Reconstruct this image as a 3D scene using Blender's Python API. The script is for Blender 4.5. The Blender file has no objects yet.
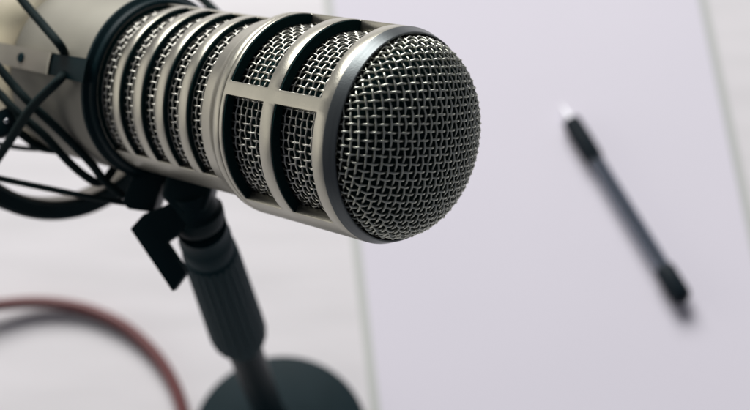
import bpy, bmesh, math, random
import numpy as np
from mathutils import Vector, Matrix
random.seed(4)
S = 0.001            # millimetres to metres
sc = bpy.context.scene
R = math.radians

# ------------------------------------------------------------------ camera
F = 1200.0           # focal length in pixels of the 750 px wide picture
g = Vector((30, 600, 1200)).normalized()          # straight down, in camera axes (right, down, forward)
up = -g
xw = (Vector((1, 0, 0)) - up[0] * up).normalized()
yw = up.cross(xw)
H = 588.69                                         # camera height above the table, mm
def c2w(p):                                        # camera axes (mm) -> world (mm)
    return Vector((p.dot(xw), p.dot(yw), p.dot(up) + H))
def cdir(p): return Vector((p.dot(xw), p.dot(yw), p.dot(up)))
def at(px, py, z):                                 # a point z mm in front of the camera
    return c2w(Vector(((px - 375) / F * z, (py - 205) / F * z, z)))
def desk(px, py, h=0.0):                           # a point on the table (h mm above it)
    r = Vector(((px - 375) / F, (py - 205) / F, 1))
    return c2w(r * ((H - h) / g.dot(r)))
cam = bpy.data.cameras.new('camera'); camo = bpy.data.objects.new('camera', cam)
sc.collection.objects.link(camo); sc.camera = camo
cx_, cy_, cz_ = cdir(Vector((1, 0, 0))), cdir(Vector((0, -1, 0))), cdir(Vector((0, 0, -1)))
M = Matrix(((cx_[0], cy_[0], cz_[0]), (cx_[1], cy_[1], cz_[1]), (cx_[2], cy_[2], cz_[2])))
camo.matrix_world = Matrix.Translation((0, 0, H * S)) @ M.to_4x4()
cam.sensor_width = 36; cam.lens = F / 750 * 36
cam.clip_start = 0.01; cam.clip_end = 50
cam.dof.use_dof = True; cam.dof.focus_distance = 0.300
cam.dof.aperture_fstop = 57.6 / 5.8
cam.dof.aperture_blades = 9

# ------------------------------------------------------------------ light
w = bpy.data.worlds.new('World'); sc.world = w; w.use_nodes = True
bg = w.node_tree.nodes['Background']
bg.inputs[0].default_value = (0.80, 0.84, 1.0, 1); bg.inputs[1].default_value = 0.12
def area(name, loc, tgt, size, power, col, sy=None):
    l = bpy.data.lights.new(name, 'AREA'); l.energy = power; l.color = col
    l.shape = 'RECTANGLE'; l.size = size; l.size_y = sy or size
    o = bpy.data.objects.new(name, l); sc.collection.objects.link(o)
    o.location = loc
    o.rotation_euler = (Vector(tgt) - Vector(loc)).to_track_quat('-Z', 'Y').to_euler()
    return o
area('window_light', (-0.55, 2.4, 1.75), (0, 0.25, 0.1), 2.0, 119, (1.0, 0.985, 0.965), 1.2)
area('side_window_light', (-1.9, 0.35, 0.62), (0, 0.2, 0.3), 1.9, 7.6, (1.0, 0.95, 0.87), 1.15)
sc.view_settings.view_transform = 'Standard'; sc.view_settings.look = 'None'
sc.view_settings.exposure = 0.0; sc.view_settings.gamma = 1.0

# ------------------------------------------------------------------ materials
def mat(name, col, rough=0.5, metal=0.0, spec=0.5, noise=None, bump=None, coat=0, ior=None, trans=0):
    m = bpy.data.materials.new(name); m.use_nodes = True
    nt = m.node_tree; b = nt.nodes['Principled BSDF']
    b.inputs['Base Color'].default_value = (*col, 1); b.inputs['Roughness'].default_value = rough
    b.inputs['Metallic'].default_value = metal; b.inputs['Specular IOR Level'].default_value = spec
    b.inputs['Coat Weight'].default_value = coat; b.inputs['Transmission Weight'].default_value = trans
    tc = nt.nodes.new('ShaderNodeTexCoord')
    if noise:
        sc_, amt, c2, stretch = noise
        mp = nt.nodes.new('ShaderNodeMapping'); mp.inputs['Scale'].default_value = stretch
        n = nt.nodes.new('ShaderNodeTexNoise'); n.inputs['Scale'].default_value = sc_; n.inputs['Detail'].default_value = 6
        nt.links.new(tc.outputs['Object'], mp.inputs[0]); nt.links.new(mp.outputs[0], n.inputs[0])
        mr = nt.nodes.new('ShaderNodeMapRange'); mr.inputs[1].default_value = 0.35; mr.inputs[2].default_value = 0.65
        mr.inputs[3].default_value = 0; mr.inputs[4].default_value = amt
        nt.links.new(n.outputs[0], mr.inputs[0])
        mx = nt.nodes.new('ShaderNodeMix'); mx.data_type = 'RGBA'
        mx.inputs[6].default_value = (*col, 1); mx.inputs[7].default_value = (*c2, 1)
        nt.links.new(mr.outputs[0], mx.inputs[0]); nt.links.new(mx.outputs[2], b.inputs['Base Color'])
        rr = nt.nodes.new('ShaderNodeMapRange'); rr.inputs[3].default_value = rough - 0.05; rr.inputs[4].default_value = rough + 0.08
        nt.links.new(n.outputs[0], rr.inputs[0]); nt.links.new(rr.outputs[0], b.inputs['Roughness'])
    if bump:
        bs, st = bump
        n2 = nt.nodes.new('ShaderNodeTexNoise'); n2.inputs['Scale'].default_value = bs; n2.inputs['Detail'].default_value = 4
        nt.links.new(tc.outputs['Object'], n2.inputs[0])
        bp = nt.nodes.new('ShaderNodeBump'); bp.inputs['Strength'].default_value = st; bp.inputs['Distance'].default_value = 0.0001
        nt.links.new(n2.outputs[0], bp.inputs['Height']); nt.links.new(bp.outputs[0], b.inputs['Normal'])
    return m
one = (1, 1, 1)
M_shell = mat('champagne_satin_metal', (0.445, 0.43, 0.365), 0.33, 0.95, noise=(60, 0.6, (0.37, 0.36, 0.305), (2.5, 1, 1)), bump=(2500, 0.3))
M_ringf = mat('grey_satin_metal', (0.115, 0.128, 0.13), 0.36, 0.8, noise=(70, 0.7, (0.085, 0.096, 0.10), (14, 1, 1)), bump=(2500, 0.25))
M_body = mat('beige_paint', (0.28, 0.268, 0.218), 0.55, 0.15, noise=(45, 0.5, (0.22, 0.21, 0.175), one), bump=(1800, 0.35))
M_cap = mat('gold_beige_metal', (0.50, 0.46, 0.33), 0.34, 0.6, noise=(45, 0.4, (0.47, 0.41, 0.31), one), bump=(1800, 0.2))
M_wire = mat('steel_wire', (0.56, 0.55, 0.49), 0.32, 0.92, noise=(120, 0.6, (0.42, 0.415, 0.37), one))
M_wired = mat('dark_steel_wire', (0.54, 0.555, 0.48), 0.30, 0.92, noise=(120, 0.6, (0.44, 0.45, 0.40), one))
M_foam = mat('dark_foam', (0.004, 0.020, 0.021), 0.95, spec=0.1, bump=(900, 0.6))
M_black = mat('black_plastic', (0.003, 0.014, 0.017), 0.45, spec=0.10, noise=(90, 0.5, (0.005, 0.019, 0.023), one), bump=(1500, 0.3))
M_rubber = mat('black_rubber', (0.003, 0.022, 0.028), 0.55, spec=0.05, bump=(1500, 0.3))
M_gun = mat('gunmetal', (0.006, 0.024, 0.030), 0.5, 0.0, spec=0.04)
M_gloss = mat('black_gloss', (0.003, 0.012, 0.016), 0.3, spec=0.03)
M_cord = mat('black_elastic', (0.003, 0.014, 0.015), 0.75, spec=0.2, bump=(4000, 0.6))
M_plate = mat('beige_plate', (0.30, 0.285, 0.24), 0.42, 0.5, noise=(60, 0.4, (0.37, 0.33, 0.28), one))
M_chrome = mat('satin_chrome', (0.42, 0.43, 0.45), 0.14, 1.0)
M_base = mat('dark_base', (0.006, 0.016, 0.020), 0.55, spec=0.10, noise=(60, 0.7, (0.011, 0.023, 0.028), one), bump=(1500, 0.3))
M_desk = mat('white_laminate', (0.70, 0.68, 0.70), 0.5, spec=0.3, noise=(9, 0.6, (0.61, 0.595, 0.61), (1, 6, 1)), bump=(700, 0.1))
M_card = mat('grey_card', (0.50, 0.515, 0.495), 0.85, spec=0.15, bump=(600, 0.3))
M_paper = mat('white_paper', (0.69, 0.665, 0.735), 0.85, spec=0.15, noise=(6, 0.35, (0.655, 0.64, 0.71), one), bump=(600, 0.15))
M_cable = mat('maroon_cable', (0.105, 0.014, 0.014), 0.5, spec=0.7, bump=(900, 0.2))
M_tip = mat('pen_tip_metal', (0.62, 0.62, 0.66), 0.5, 0.3)
M_white = mat('white_plastic', (0.85, 0.85, 0.87), 0.3)
M_ink = mat('blue_ink_refill', (0.008, 0.022, 0.05), 0.4)
M_clear = mat('smoky_clear_plastic', (0.48, 0.55, 0.66), 0.12, trans=0.9, spec=0.5)
M_cap_b = mat('black_pen_plastic', (0.002, 0.008, 0.013), 0.55, spec=0.2)

# ------------------------------------------------------------------ helpers
def link(name, me, m, parent=None):
    o = bpy.data.objects.new(name, me); sc.collection.objects.link(o)
    if m: me.materials.append(m)
    if parent: o.parent = parent
    return o
def pydata(name, V, Fc, m, parent=None, sharp=None, smooth=True):
    me = bpy.data.meshes.new(name)
    me.from_pydata([tuple(c * S for c in v) for v in V], [], Fc)
    me.update()
    if smooth:
        me.polygons.foreach_set('use_smooth', [True] * len(me.polygons))
        if sharp: me.set_sharp_from_angle(angle=R(sharp))
    return link(name, me, m, parent)
def from_bm(name, bm, m, parent=None, sharp=35, bevel=0, seg=2):
    if bevel:
        es = [e for e in bm.edges if len(e.link_faces) == 2 and e.calc_face_angle(0) > R(32)]
        bmesh.ops.bevel(bm, geom=es, offset=bevel, segments=seg, profile=0.5, affect='EDGES', clamp_overlap=True)
    bmesh.ops.scale(bm, vec=(S, S, S), verts=bm.verts)
    bmesh.ops.recalc_face_normals(bm, faces=bm.faces)
    me = bpy.data.meshes.new(name); bm.to_mesh(me); bm.free()
    me.polygons.foreach_set('use_smooth', [True] * len(me.polygons)); me.set_sharp_from_angle(angle=R(sharp))
    return link(name, me, m, parent)
def empty(name, loc, rot=None):
    o = bpy.data.objects.new(name, None); sc.collection.objects.link(o)
    o.empty_display_size = 0.02
    mw = Matrix.Translation(Vector(loc) * S)
    if rot is not None: mw = mw @ rot.to_4x4()
    o.matrix_world = mw
    return o
def tag(o, label=None, cat=None, group=None, kind=None):
    for k, v in (('label', label), ('category', cat), ('group', group), ('kind', kind)):
        if v: o[k] = v
def tube_arrays(P, rad, n=6, closed=False, V=None, Fc=None, cap=True):
    """sweep a circle along the points P (numpy k x 3)"""
    V = [] if V is None else V; Fc = [] if Fc is None else Fc
    P = np.asarray(P, float); k = len(P)
    rad = np.broadcast_to(np.asarray(rad, float), (k,))
    if closed: T = np.roll(P, -1, 0) - np.roll(P, 1, 0)
    else:
        T = np.gradient(P, axis=0)
    T /= np.linalg.norm(T, axis=1)[:, None] + 1e-12
    t0 = T[0]; ref = np.array([0, 0, 1.]) if abs(t0[2]) < .9 else np.array([1., 0, 0])
    nrm = ref - t0 * (ref @ t0); nrm /= np.linalg.norm(nrm)
    base = len(V); an = np.arange(n) / n * 2 * np.pi; ca, sa = np.cos(an)[:, None], np.sin(an)[:, None]
    for i in range(k):
        nrm = nrm - T[i] * (nrm @ T[i]); nrm /= np.linalg.norm(nrm) + 1e-12
        b = np.cross(T[i], nrm)
        V.extend((P[i] + rad[i] * (ca * nrm + sa * b)).tolist())
    rng = k if closed else k - 1
    for i in range(rng):
        a0 = base + i * n; b0 = base + ((i + 1) % k) * n
        for j in range(n):
            j2 = (j + 1) % n
            Fc.append((a0 + j, a0 + j2, b0 + j2, b0 + j))
    if cap and not closed:
        Fc.append(tuple(base + j for j in range(n))[::-1]); Fc.append(tuple(base + (k - 1) * n + j for j in range(n)))
    return V, Fc
def catmull(pts, n=10):
    pts = [np.array(p, float) for p in pts]; out = []
    P = [2 * pts[0] - pts[1]] + pts + [2 * pts[-1] - pts[-2]]
    for i in range(1, len(P) - 2):
        for j in range(n):
            t = j / n; p0, p1, p2, p3 = P[i - 1:i + 3]
            out.append(.5 * (2 * p1 + (p2 - p0) * t + (2 * p0 - 5 * p1 + 4 * p2 - p3) * t * t + (3 * p1 - p0 - 3 * p2 + p3) * t ** 3))
    out.append(pts[-1]); return out
def lathe_bm(prof, axis='Z', n=96, bm=None, r_mod=None):
    """closed profile [(along, radius)...] revolved; radius 0 ends collapse"""
    bm = bm or bmesh.new(); rows = []
    for (t, r) in prof:
        row = []
        for i in range(n):
            th = 2 * math.pi * i / n; rr = r
            if r_mod: rr = r_mod(t, r, th)
            row.append(bm.verts.new((rr * math.cos(th), rr * math.sin(th), t) if axis == 'Z' else (t, -rr * math.sin(th), rr * math.cos(th))))
        rows.append(row)
    for a_, b_ in zip(rows[:-1], rows[1:]):
        for i in range(n):
            j = (i + 1) % n
            bm.faces.new((a_[i], a_[j], b_[j], b_[i]))
    return bm, rows
def lathe(name, prof, m, parent, axis='Z', n=96, closed=False, bevel=0, caps=True, sharp=35, r_mod=None):
    bm, rows = lathe_bm(prof, axis, n, r_mod=r_mod)
    if closed:
        for i in range(n):
            j = (i + 1) % n
            bm.faces.new((rows[-1][i], rows[-1][j], rows[0][j], rows[0][i]))
    elif caps:
        bm.faces.new(rows[0][::-1]); bm.faces.new(rows[-1])
    return from_bm(name, bm, m, parent, sharp=sharp, bevel=bevel)
def prism(name, poly, thick, m, parent, frame, bevel=0.4, sharp=35):
    """a plate: outline in the frame's x,y plane, thick along its z (centred)"""
    bm = bmesh.new()
    a_ = [bm.verts.new((x, y, -thick / 2)) for x, y in poly]; b_ = [bm.verts.new((x, y, thick / 2)) for x, y in poly]
    bm.faces.new(a_[::-1]); bm.faces.new(b_)
    for i in range(len(poly)):
        j = (i + 1) % len(poly); bm.faces.new((a_[i], a_[j], b_[j], b_[i]))
    bmesh.ops.recalc_face_normals(bm, faces=bm.faces)
    if bevel:
        bmesh.ops.bevel(bm, geom=list(bm.edges), offset=bevel, segments=3, profile=0.5, affect='EDGES', clamp_overlap=True)
    bmesh.ops.transform(bm, matrix=frame, verts=bm.verts)
    return from_bm(name, bm, m, parent, sharp=sharp)
def box_frame(p, q, width_dir):
    """matrix with x along p->q, y near width_dir, origin at p (mm)"""
    X = (Vector(q) - Vector(p)).normalized(); Z = X.cross(Vector(width_dir)).normalized(); Y = Z.cross(X)
    m = Matrix((X, Y, Z)).transposed().to_4x4(); m.translation = Vector(p)
    return m

# ================================================================== SETTING
tb = bmesh.new()
bmesh.ops.create_grid(tb, x_segments=2, y_segments=2, size=1)
for v in tb.verts: v.co = Vector((v.co.x * 1750, v.co.y * 1300 + 400, 0))
table = from_bm('table', tb, M_desk); tag(table, kind='structure')

# ================================================================== MICROPHONE
a_c = Vector((0.75364095, 0.19374942, -0.62808159))
C_c = Vector((5.9268, -17.4173, 305.255))
upc = -Vector((-0.03089385, 0.30893854, 0.95058011))
u_c = (upc - a_c * upc.dot(a_c)).normalized(); v_c = a_c.cross(u_c)
aw, uw, vw = cdir(a_c), cdir(u_c), cdir(v_c)
MR = Matrix((aw, -vw, uw)).transposed()            # local x forward along the microphone, z its top, y = -v
mic_o = c2w(C_c)
def ml(t, r, deg):                                 # microphone coordinates
    th = R(deg); return Vector((t, -r * math.sin(th), r * math.cos(th)))
def mic_local(pw):                                 # world mm -> microphone coordinates
    return MR.transposed() @ (Vector(pw) - mic_o)
mic = empty('microphone', mic_o, MR)
tag(mic, 'champagne and grey studio microphone with slotted barrel and round woven wire front grille', 'microphone')

def shell(name, prof, inner, windows, m, nth=240, bevel=0.28):
    """slotted tube: prof = outer (t, r) list, inner = radius inside, windows = [(t0,t1,deg0,deg1)]"""
    ts = sorted(set([p[0] for p in prof] + [x for q in windows for x in q[:2]]))
    rs = [float(np.interp(t, [p[0] for p in prof], [p[1] for p in prof])) for t in ts]
    base = set(round(i * 360 / nth, 3) for i in range(nth))
    edges = set(round(x % 360, 3) for q in windows for x in q[2:])
    base = set(b for b in base if all(min(abs(b - e), 360 - abs(b - e)) > 0.5 for e in edges))
    ths = sorted(base | edges); n = len(ths)
    def hole(tm, am):
        for (t0, t1, d0, d1) in windows:
            if t0 < tm < t1 and ((am - d0) % 360) < ((d1 - d0) % 360): return True
        return False
    solid = [[not hole((ts[i] + ts[i + 1]) / 2, (ths[j] + (((ths[(j + 1) % n] - ths[j]) % 360) / 2)) % 360) for j in range(n)] for i in range(len(ts) - 1)]
    bm = bmesh.new()
    O = [[None] * n for _ in ts]; I = [[None] * n for _ in ts]
    def vo(i, j):
        j %= n
        if O[i][j] is None: O[i][j] = bm.verts.new(ml(ts[i], rs[i], ths[j]))
        return O[i][j]
    def vi(i, j):
        j %= n
        if I[i][j] is None: I[i][j] = bm.verts.new(ml(ts[i], inner(ts[i]) if callable(inner) else inner, ths[j]))
        return I[i][j]
    nt_ = len(ts) - 1
    for i in range(nt_):
        for j in range(n):
            if not solid[i][j]: continue
            bm.faces.new((vo(i, j), vo(i + 1, j), vo(i + 1, j + 1), vo(i, j + 1)))
            bm.faces.new((vi(i, j), vi(i, j + 1), vi(i + 1, j + 1), vi(i + 1, j)))
            if i == 0 or not solid[i - 1][j]: bm.faces.new((vo(i, j), vo(i, j + 1), vi(i, j + 1), vi(i, j)))
            if i == nt_ - 1 or not solid[i + 1][j]: bm.faces.new((vo(i + 1, j), vi(i + 1, j), vi(i + 1, j + 1), vo(i + 1, j + 1)))
            if not solid[i][j - 1]: bm.faces.new((vo(i, j), vi(i, j), vi(i + 1, j), vo(i + 1, j)))
            if not solid[i][(j + 1) % n]: bm.faces.new((vo(i, j + 1), vo(i + 1, j + 1), vi(i + 1, j + 1), vi(i, j + 1)))
    bmesh.ops.recalc_face_normals(bm, faces=bm.faces)
    return from_bm(name, bm, m, mic, bevel=bevel, sharp=28)

RR = 25.4
slots = [(-91.6, -84.7), (-81.4, -75.4), (-71.7, -65.7), (-62.2, -56.0), (-52.5, -46.6)]
W = []
for (s0, s1) in slots:
    for d0, d1 in ((-50, 80.2), (114, 200), (212, 300)): W.append((s0, s1, d0, d1))
shell('slotted_barrel', [(-96, RR), (-43.6, RR), (-42.6, 25.7), (-41.4, 26.3), (-40.2, 27.2), (-39.2, 27.85), (-38.2, 28), (-36.8, 28)],
      lambda t: 24.1 if t < -41 else 25.1, W, M_shell)
W = []
ang = [(22.6, 87), (111, 160), (170, 225), (235, 291), (302.6, 15)]
for (s0, s1) in ((-35.4, -21.9), (-17.75, -3.7)):
    for (d0, d1) in ang: W.append((s0, s1, d0, d1))
shell('windowed_collar', [(-36.78, 28), (-0.0, 28)], 25.1, W, M_shell)
lathe('front_ring', [(0.01, 27.98), (0.2, 27.93), (2.8, 26.92), (3.0, 26.75), (2.95, 26.45), (1.5, 26.15), (-1.0, 26.1), (-1.0, 27.6)], M_ringf, mic, 'X', 160, closed=True, sharp=18)

# woven wire
def weave_tube(name, rm, t0, t1, pitch, wr, m, amp, amp2):
    V, Fc = [], []
    N = int(round(2 * math.pi * rm / pitch / 2)) * 2; dth = 2 * math.pi / N
    J = int((t1 - t0) / pitch)
    for j in range(J + 1):
        t = t0 + j * pitch; k = N * 4
        th = np.arange(k) / k * 2 * np.pi
        r = rm + amp * np.cos(np.pi * th / dth) * (-1) ** j
        tt = t + 0.05 * math.sin(j * 2.1) + 0.04 * np.sin(th * 3 + j)
        tube_arrays(np.stack([tt + 0 * th, -r * np.sin(th), r * np.cos(th)], 1), wr, 6, True, V, Fc)
    for i in range(N):
        k = J * 4 + 1; t = np.linspace(t0, t0 + J * pitch, k)
        r = rm - amp2 * np.cos(np.pi * (t - t0) / pitch) * (-1) ** i
        th = i * dth + 0.002 * np.sin(t * .2 + i)
        tube_arrays(np.stack([t, -r * np.sin(th), r * np.cos(th)], 1), wr, 6, False, V, Fc)
    return pydata(name, V, Fc, m, mic)
weave_tube('side_mesh', 23.4, -93.6, -43.0, 1.95, 0.28, M_wire, 0.15, 0.38)
weave_tube('collar_mesh', 24.5, -36.2, -2.6, 1.95, 0.285, M_wire, 0.16, 0.38)

def weave_dome(name, Rb, h, tb_, pitch, wr, amp, delta, m):
    """plain weave pressed over a dome: equal spacing measured along the surface"""
    V, Fc = [], []; d = R(delta)
    ph = np.linspace(0, math.pi / 2, 400)
    pr_ = np.concatenate([Rb * np.sin(ph), [Rb, Rb]]); pt_ = np.concatenate([tb_ + h * np.cos(ph), [tb_ - 1.5, -1.2]])
    arc = np.concatenate([[0], np.cumsum(np.hypot(np.diff(pr_), np.diff(pt_)))]); A = arc[-1]
    tr, tt_ = np.gradient(pr_, arc), np.gradient(pt_, arc)
    n = int(A / pitch)
    for fam in (0, 1):
        for i in range(-n, n + 1):
            c = i * pitch
            if abs(c) > A - 0.2: continue
            qm = math.sqrt(A * A - c * c)
            q = np.arange(-qm, qm + 1e-6, pitch / 6); q[-1] = qm
            rho = np.sqrt(c * c + q * q) + 1e-9
            r = np.interp(rho, arc, pr_); t = np.interp(rho, arc, pt_)
            dr = np.interp(rho, arc, tr); dt = np.interp(rho, arc, tt_)
            off = np.cos(np.pi * q / pitch) * (-1) ** i * (amp if fam == 0 else amp - 0.62)
            p_, q_ = (np.full_like(q, c), q) if fam == 0 else (q, np.full_like(q, c))
            L = np.hypot(dr, dt); nr, nx = -dt / L, dr / L          # outward normal (radial, axial)
            rr = r + off * nr; X = t + off * nx
            p_ = p_ + (0.07 * np.sin(q * .45 + i * 1.7) + 0.05 * math.sin(i * 3.1)) * (fam == 0); q_ = q_ + (0.07 * np.sin(q * .4 + i * 2.3) + 0.05 * math.sin(i * 4.7)) * (fam == 1)
            Pp, Q = p_ / rho * rr, q_ / rho * rr
            U = Pp * math.cos(d) - Q * math.sin(d); Vv = Pp * math.sin(d) + Q * math.cos(d)
            tube_arrays(np.stack([X, -Vv, U], 1), wr, 6, False, V, Fc)
    return pydata(name, V, Fc, m, mic)
weave_dome('front_mesh', 25.4, 12.3, 3.0, 1.97, 0.315, 0.20, 37, M_wired)

# black rings added over the slot walls, standing in for the shade there
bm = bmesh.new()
def shade_ring(t0, t1, r0, r1):
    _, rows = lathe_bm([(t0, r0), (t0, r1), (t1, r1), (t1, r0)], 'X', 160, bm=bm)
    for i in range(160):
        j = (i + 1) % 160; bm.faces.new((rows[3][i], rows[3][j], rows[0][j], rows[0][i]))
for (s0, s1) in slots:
    shade_ring(s0 - 0.3, s0 + 0.35, 23.9, RR - 0.3); shade_ring(s1 - 0.35, s1 + 0.3, 23.9, RR - 0.5)
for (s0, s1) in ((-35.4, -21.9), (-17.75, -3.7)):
    shade_ring(s0 - 0.3, s0 + 0.4, 25.1, 27.7); shade_ring(s1 - 0.4, s1 + 0.3, 25.1, 27.4)
from_bm('slot_shade_rings', bm, M_foam, mic, sharp=35)
# foam behind the wire
pr = [(-94, 21.4), (-43, 21.4), (-40, 22.8), (0, 24.3)] + [(2.6 + 11.0 * math.sin(x), 24.4 * math.cos(x)) for x in np.linspace(0, 1.5, 14)]
lathe('foam_lining', pr, M_foam, mic, 'X', 96, sharp=60)
# rear housing
lathe('rear_housing', [(-132.6, 24.0), (-132.6, 27.2), (-132.0, 27.55), (-97.2, 27.3), (-96.0, 26.9), (-95.9, 24.5)], M_body, mic, 'X', 128, closed=False, sharp=30)
lathe('rear_cap', [(-205, 8), (-205, 19), (-203, 21.5), (-190, 23.6), (-165, 25.6), (-150, 26.4), (-134, 26.9), (-133.3, 26.6), (-133.2, 24.4)], M_cap, mic, 'X', 128, sharp=40)

# ================================================================== SHOCK MOUNT
mount = empty('shock_mount', mic_o, MR)
tag(mount, 'black spider shock mount with elastic cords holding the microphone barrel', 'shock mount')
lathe('clamp_ring', [(-95.8, 25.0), (-95.8, 27.7), (-95.4, 28.2), (-94.2, 28.3), (-93.6, 27.5), (-93.2, 27.0), (-92.4, 27.0), (-91.7, 26.6), (-91.3, 25.9), (-91.4, 25.46)], M_black, mount, 'X', 160, closed=True, sharp=30)
# arm plates running back along the body from the clamp ring, each with a black strap and a screw
for k, A in enumerate((25.5, 145.5, 265.5)):
    wdt = 5.4 if k == 0 else 5.2
    def arc_plate(name, t0, t1, r0, r1, da, m, parent, taper=0):
        bm = bmesh.new(); n = 10; rows = []
        for (t, sc_) in ((t0, 1), (t1, 1 + taper)):
            o_ = [bm.verts.new(ml(t, r1, A - da * sc_ + 2 * da * sc_ * i / n)) for i in range(n + 1)]
            i_ = [bm.verts.new(ml(t, r0, A - da * sc_ + 2 * da * sc_ * i / n)) for i in range(n + 1)]
            rows.append((o_, i_))
        (o0, i0), (o1, i1) = rows
        for i in range(n):
            bm.faces.new((o0[i], o0[i + 1], o1[i + 1], o1[i])); bm.faces.new((i0[i], i1[i], i1[i + 1], i0[i + 1]))
            bm.faces.new((o0[i], i0[i], i0[i + 1], o0[i + 1])); bm.faces.new((o1[i], o1[i + 1], i1[i + 1], i1[i]))
        bm.faces.new((o0[0], o1[0], i1[0], i0[0])); bm.faces.new((o0[n], i0[n], i1[n], o1[n]))
        return from_bm(name, bm, m, parent, bevel=0.25)
    pl = arc_plate('arm_plate', -168, -110.25, 27.65, 29.6, 6.3, M_plate, mount)
    p = ml(-124.5, 29.75, A)
    n_ = Vector((0, p.y, p.z)).normalized()
    bm = bmesh.new(); bmesh.ops.create_cone(bm, cap_ends=True, segments=20, radius1=1.6, radius2=1.4, depth=0.5)
    bmesh.ops.transform(bm, matrix=Matrix.Translation(p) @ n_.to_track_quat('Z', 'Y').to_matrix().to_4x4(), verts=bm.verts)
    from_bm('screw', bm, M_gun, pl)
    arc_plate('strap', -109.4, -92.9, 28.4, 29.5, 6.2, M_black, mount, 0.10)
    arc_plate('end_lip', -110.2, -109.45, 27.6, 30.1, 6.5, M_shell, pl)

# outer ring
def ring_prof(t0, t1, r0, r1, ch=0.9):
    return [(t0 + ch, r1), (t1 - ch, r1), (t1, r1 - ch), (t1, r0 + ch), (t1 - ch, r0), (t0 + ch, r0), (t0, r0 + ch), (t0, r1 - ch)]
lathe('outer_ring', ring_prof(-148, -139, 44.6, 50.6), M_black, mount, 'X', 160, closed=True, sharp=40)
lathe('ring_liner', ring_prof(-147, -140.5, 43.9, 44.55, .2), M_plate, mount, 'X', 160, closed=True, sharp=40)

def cord(pts, r=1.35, m=None, name='elastic_cord', parent=None, n=8):
    loc = [mic_local(at(*p)) for p in pts]
    V, Fc = tube_arrays(catmull(loc, n), r, 10)
    return pydata(name, V, Fc, m or M_cord, parent or mount, sharp=60)
# cords (picture position on the photograph, distance from the lens in mm)
cord([(2, -28, 352), (22, 0, 350), (44, 26, 347), (60, 45, 345), (65, 54, 351)], 1.32)
cord([(66, 71, 351), (58, 81, 345), (32, 107, 350), (10, 140, 358), (-12, 172, 366)], 1.40)
cord([(-14, 54, 352), (0, 69, 352), (14, 86, 352), (30, 103, 352), (60, 131, 356), (90, 162, 362), (104, 180, 366), (124, 197, 368)], 1.32)
cord([(-20, 77, 358), (0, 94, 358), (15, 110, 357), (43, 134, 358), (68, 161, 362), (84, 175, 366), (97, 182.5, 368), (106, 179, 369), (114, 168, 371), (122, 158, 374)], 1.32)
cord([(-20, 173, 366), (0, 178.5, 366), (50, 189, 366), (90, 197, 367), (126, 203, 368)], 0.95)
cord([(-10, 120, 378), (20, 133, 378), (38, 146, 380), (58, 150, 384)], 1.5)
cord([(-18, 139, 388), (8, 146, 388), (35, 149, 388), (60, 148, 390)], 0.8)
cord([(186, -14, 405), (200, -3, 404), (213, 9, 402), (224, 20, 400)], 1.5)
# cord hook at the crossing on the left
def blob_box(name, p, q, wd, w_, t_, m, parent, bevel=0.6):
    """bar from p to q (world mm), width w_ towards wd, thickness t_; returned in the parent's axes"""
    fr = box_frame(p, q, wd); L = (Vector(q) - Vector(p)).length
    inv = parent.matrix_world.copy(); inv.translation = inv.translation / S; inv = inv.inverted()
    return prism(name, [(0, -w_ / 2), (L, -w_ / 2), (L, w_ / 2), (0, w_ / 2)], t_, m, parent, inv @ fr, bevel)
bpy.context.view_layer.update()
right = cdir(Vector((1, 0, 0))); downv = cdir(Vector((0, 1, 0))); fwd = cdir(Vector((0, 0, 1)))
blob_box('cord_hook', at(-6, 128, 360), at(16, 118, 360), downv, 7.5, 5, M_black, mount)
# bolt glint
p0 = mic_local(at(7, 121, 357)); 
bm = bmesh.new(); bmesh.ops.create_uvsphere(bm, u_segments=16, v_segments=10, radius=1.0); bmesh.ops.translate(bm, vec=p0, verts=bm.verts)
from_bm('bolt_head', bm, M_chrome, mount)
# clamp block between the ring and the stand
def plate_px(name, pts, z, thick, m, parent, bevel=0.6, dz=0):
    """a solid plate whose face looks at the lens: outline given on the photograph at distance z"""
    o = at(*pts[0], z)
    fr = Matrix((right, -downv, -fwd)).transposed().to_4x4(); fr.translation = o - (-fwd) * (thick / 2)
    inv = parent.matrix_world.copy(); inv.translation = inv.translation / S; inv = inv.inverted()
    poly = [((x - pts[0][0]) * z / F, -(y - pts[0][1]) * z / F) for x, y in pts]
    return prism(name, poly, thick, m, parent, inv @ fr, bevel)
plate_px('clamp_block', [(135, 166), (168, 170), (162, 184), (152.5, 212.5), (128, 209), (121.5, 202), (130, 182)], 364, 13, M_black, mount, 0.35)
plate_px('clamp_tongue', [(148, 174), (160, 160), (196, 172), (192, 192), (166, 186)], 370, 9, M_black, mount, 0.8)

# ================================================================== STAND
B = desk(281, 446)
stand = empty('microphone_stand', B)
tag(stand, 'black desk stand with round base, ribbed clutch grip and lever under the microphone', 'microphone stand')
bpy.context.view_layer.update()
def sl(pw): return Vector(pw) - B
lathe('base', [(0.2, 42.0), (2.5, 44.2), (8, 44.4), (10.2, 43.2), (11.4, 40), (13.2, 20), (13.6, 10)], M_base, stand, 'Z', 128, sharp=40)
lathe('boss', [(13, 12), (24, 11.4), (27, 10.2), (50, 8.8), (52, 7.9)], M_black, stand, 'Z', 64, sharp=30)
def seg_lathe(name, P0, P1, prof, m, n=64, sharp=35, r_mod=None, caps=True):
    """lathe along P0->P1 (stand mm coordinates)"""
    ax = (P1 - P0).normalized(); q = ax.to_track_quat('Z', 'Y').to_matrix().to_4x4(); q.translation = P0
    bm, rows = lathe_bm(prof, 'Z', n, r_mod=r_mod)
    bm.faces.new(rows[0][::-1]); bm.faces.new(rows[-1])
    bmesh.ops.transform(bm, matrix=q, verts=bm.verts)
    return from_bm(name, bm, m, stand, sharp=sharp)
G0 = sl(at(242, 343, 470)); G1 = sl(at(208, 247, 386)); LG = (G1 - G0).length
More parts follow.
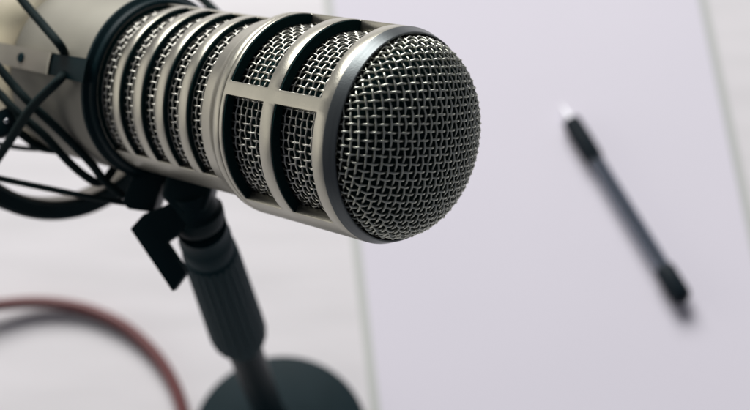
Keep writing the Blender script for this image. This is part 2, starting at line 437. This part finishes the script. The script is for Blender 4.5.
R0 = Vector((0, 0, 48)); 
seg_lathe('rod', R0, G0 + (G0 - R0).normalized() * 6, [(0, 7.0), ((G0 - R0).length + 6, 7.0)], M_gloss)
def flute(t, r, th):
    if t < 6 or t > LG - 6: return r
    return r - 0.6 * (0.5 + 0.5 * math.cos(th * 22)) ** 3
seg_lathe('clutch_grip', G0, G1, [(-1, 6.6), (0, 7.4), (3, 8.6), (10, 10.6), (14, 10.95), (20, 10.9)] + [(20 + (LG - 32) * i / 8, 10.9 - 1.5 * i / 8) for i in range(1, 9)] + [(LG - 6, 9.1), (LG - 3, 8.9), (LG - 2, 8.2)], M_rubber, 176, r_mod=flute)
K1 = sl(at(201, 225, 369)); LK = (K1 - G1).length
seg_lathe('collar', G1 - (K1 - G1).normalized() * 3, K1, [(0, 7.6), (0.6, 8.3), (LK * .6, 8.4), (LK * .65, 7.9), (LK + 3, 7.9)], M_gun)
K2 = sl(at(191, 196, 362)); L2 = (K2 - K1).length
seg_lathe('neck', K1, K2, [(0, 7.2), (2, 8.1), (L2 * .45, 8.3), (L2 * .55, 7.0), (L2 * .9, 6.2), (L2 + 2, 5.6)], M_black)
plate_px('swivel_head', [(168, 168), (214, 180), (210, 196), (205, 212), (182, 216), (170, 206), (160, 196)], 358, 15, M_black, stand, 1.4)
lv = plate_px('lever', [(130, 229), (143.5, 214), (166, 205), (177, 197), (190, 216), (177, 236), (166, 243), (186.5, 273.5), (172.5, 292)], 360, 7, M_black, stand, 0.35)
plate_px('lever_rim', [(141, 221), (149, 228), (178, 203), (172, 197)], 358.6, 2.0, M_gun, lv, 0.5)

# ================================================================== THINGS ON THE TABLE
def sheet(name, m, parent, z0, z1, grow, curl):
    Lt, Lb = desk(344, 100), desk(381.5, 420); Rt, Rb = desk(697.6, 0), desk(729, 150)
    dl = (Lt - Lb).normalized(); dr = (Rt - Rb).normalized(); ax = Vector((1, 0, 0))
    pts = [Lb - dl * 45 - ax * grow, Rb - dr * 210 + ax * grow * 1.0, Rt + dr * 75 + ax * grow * 1.0, Lt + dl * 230 - ax * grow]
    bm = bmesh.new(); n = 40; top, bot = [], []
    for i in range(n + 1):
        ra, rb = [], []
        for j in range(n + 1):
            p = pts[0].lerp(pts[1], i / n).lerp(pts[3].lerp(pts[2], i / n), j / n)
            e = abs(i / n * 2 - 1)
            z = z1 + curl * (0.5 + 0.5 * math.sin(i * .31 + j * .12)) + curl * 1.5 * e ** 6
            ra.append(bm.verts.new((p.x, p.y, z))); rb.append(bm.verts.new((p.x, p.y, z0)))
        top.append(ra); bot.append(rb)
    for i in range(n):
        for j in range(n):
            bm.faces.new((top[i][j], top[i + 1][j], top[i + 1][j + 1], top[i][j + 1]))
            bm.faces.new((bot[i][j], bot[i][j + 1], bot[i + 1][j + 1], bot[i + 1][j]))
        bm.faces.new((top[i][0], bot[i][0], bot[i + 1][0], top[i + 1][0])); bm.faces.new((top[i][n], top[i + 1][n], bot[i + 1][n], bot[i][n]))
        bm.faces.new((top[0][i], top[0][i + 1], bot[0][i + 1], bot[0][i])); bm.faces.new((top[n][i], bot[n][i], bot[n][i + 1], top[n][i + 1]))
    return from_bm(name, bm, m, parent, sharp=30)
pad = empty('paper_pad', (80, 300, 0)); tag(pad, 'blank white paper pad lying under the pen, its grey backing card showing at the edges', 'paper pad')
bpy.context.view_layer.update()
for nm_, m_, q_ in (('backing_card', M_card, (0.1, 0.9, 5.0, 0)), ('top_sheet', M_paper, (0.95, 1.5, 0, 0.25))):
    o_ = sheet(nm_, m_, None, *q_); o_.parent = pad; o_.matrix_parent_inverse = pad.matrix_world.inverted()

pa, pb = desk(561, 106, 6), desk(684, 302, 7); PL = (pb - pa).length
pax = (pb - pa).normalized(); pq = pax.to_track_quat('Z', 'X').to_matrix()
pen = empty('ballpoint_pen', pa + Vector((0, 0, 1.1)), pq)
tag(pen, 'ballpoint pen with black grip and cap lying on the paper', 'pen')
lathe('tip', [(0, 0.5), (1.5, 1.1), (3, 1.4), (9, 3.0), (11.5, 3.6)], M_tip, pen, 'Z', 40)
lathe('grip', [(11, 4.2), (12, 5.1), (24, 5.4), (37, 5.2), (39, 4.6)], M_cap_b, pen, 'Z', 40)
lathe('barrel', [(38.8, 4.2), (PL - 17, 4.2)], M_clear, pen, 'Z', 6 * 8)
lathe('refill', [(38.9, 2.2), (PL - 18, 2.2)], M_ink, pen, 'Z', 24)
lathe('end_cap', [(PL - 21, 4.8), (PL - 19.5, 5.5), (PL - 4, 5.6), (PL - 1.5, 4.6), (PL, 2.6)], M_cap_b, pen, 'Z', 40)

cpts = [desk(-60, 320, 14), desk(-20, 308, 9.5), desk(0, 305, 8), desk(30, 302.5, 6.2), desk(60, 304, 5), desk(90, 310.5, 4.2), desk(120, 324, 4), desk(142, 341, 3.6),
        desk(160, 361, 3.4), desk(174, 385, 3.2), desk(183, 412, 3.2), desk(188, 450, 3.2), desk(184, 500, 3.2)]
V, Fc = tube_arrays(catmull(cpts, 12), 3.3, 16)
cb = pydata('microphone_cable', V, Fc, M_cable, None, sharp=60)
tag(cb, 'dark red cable curving across the white table left of the stand', 'cable')
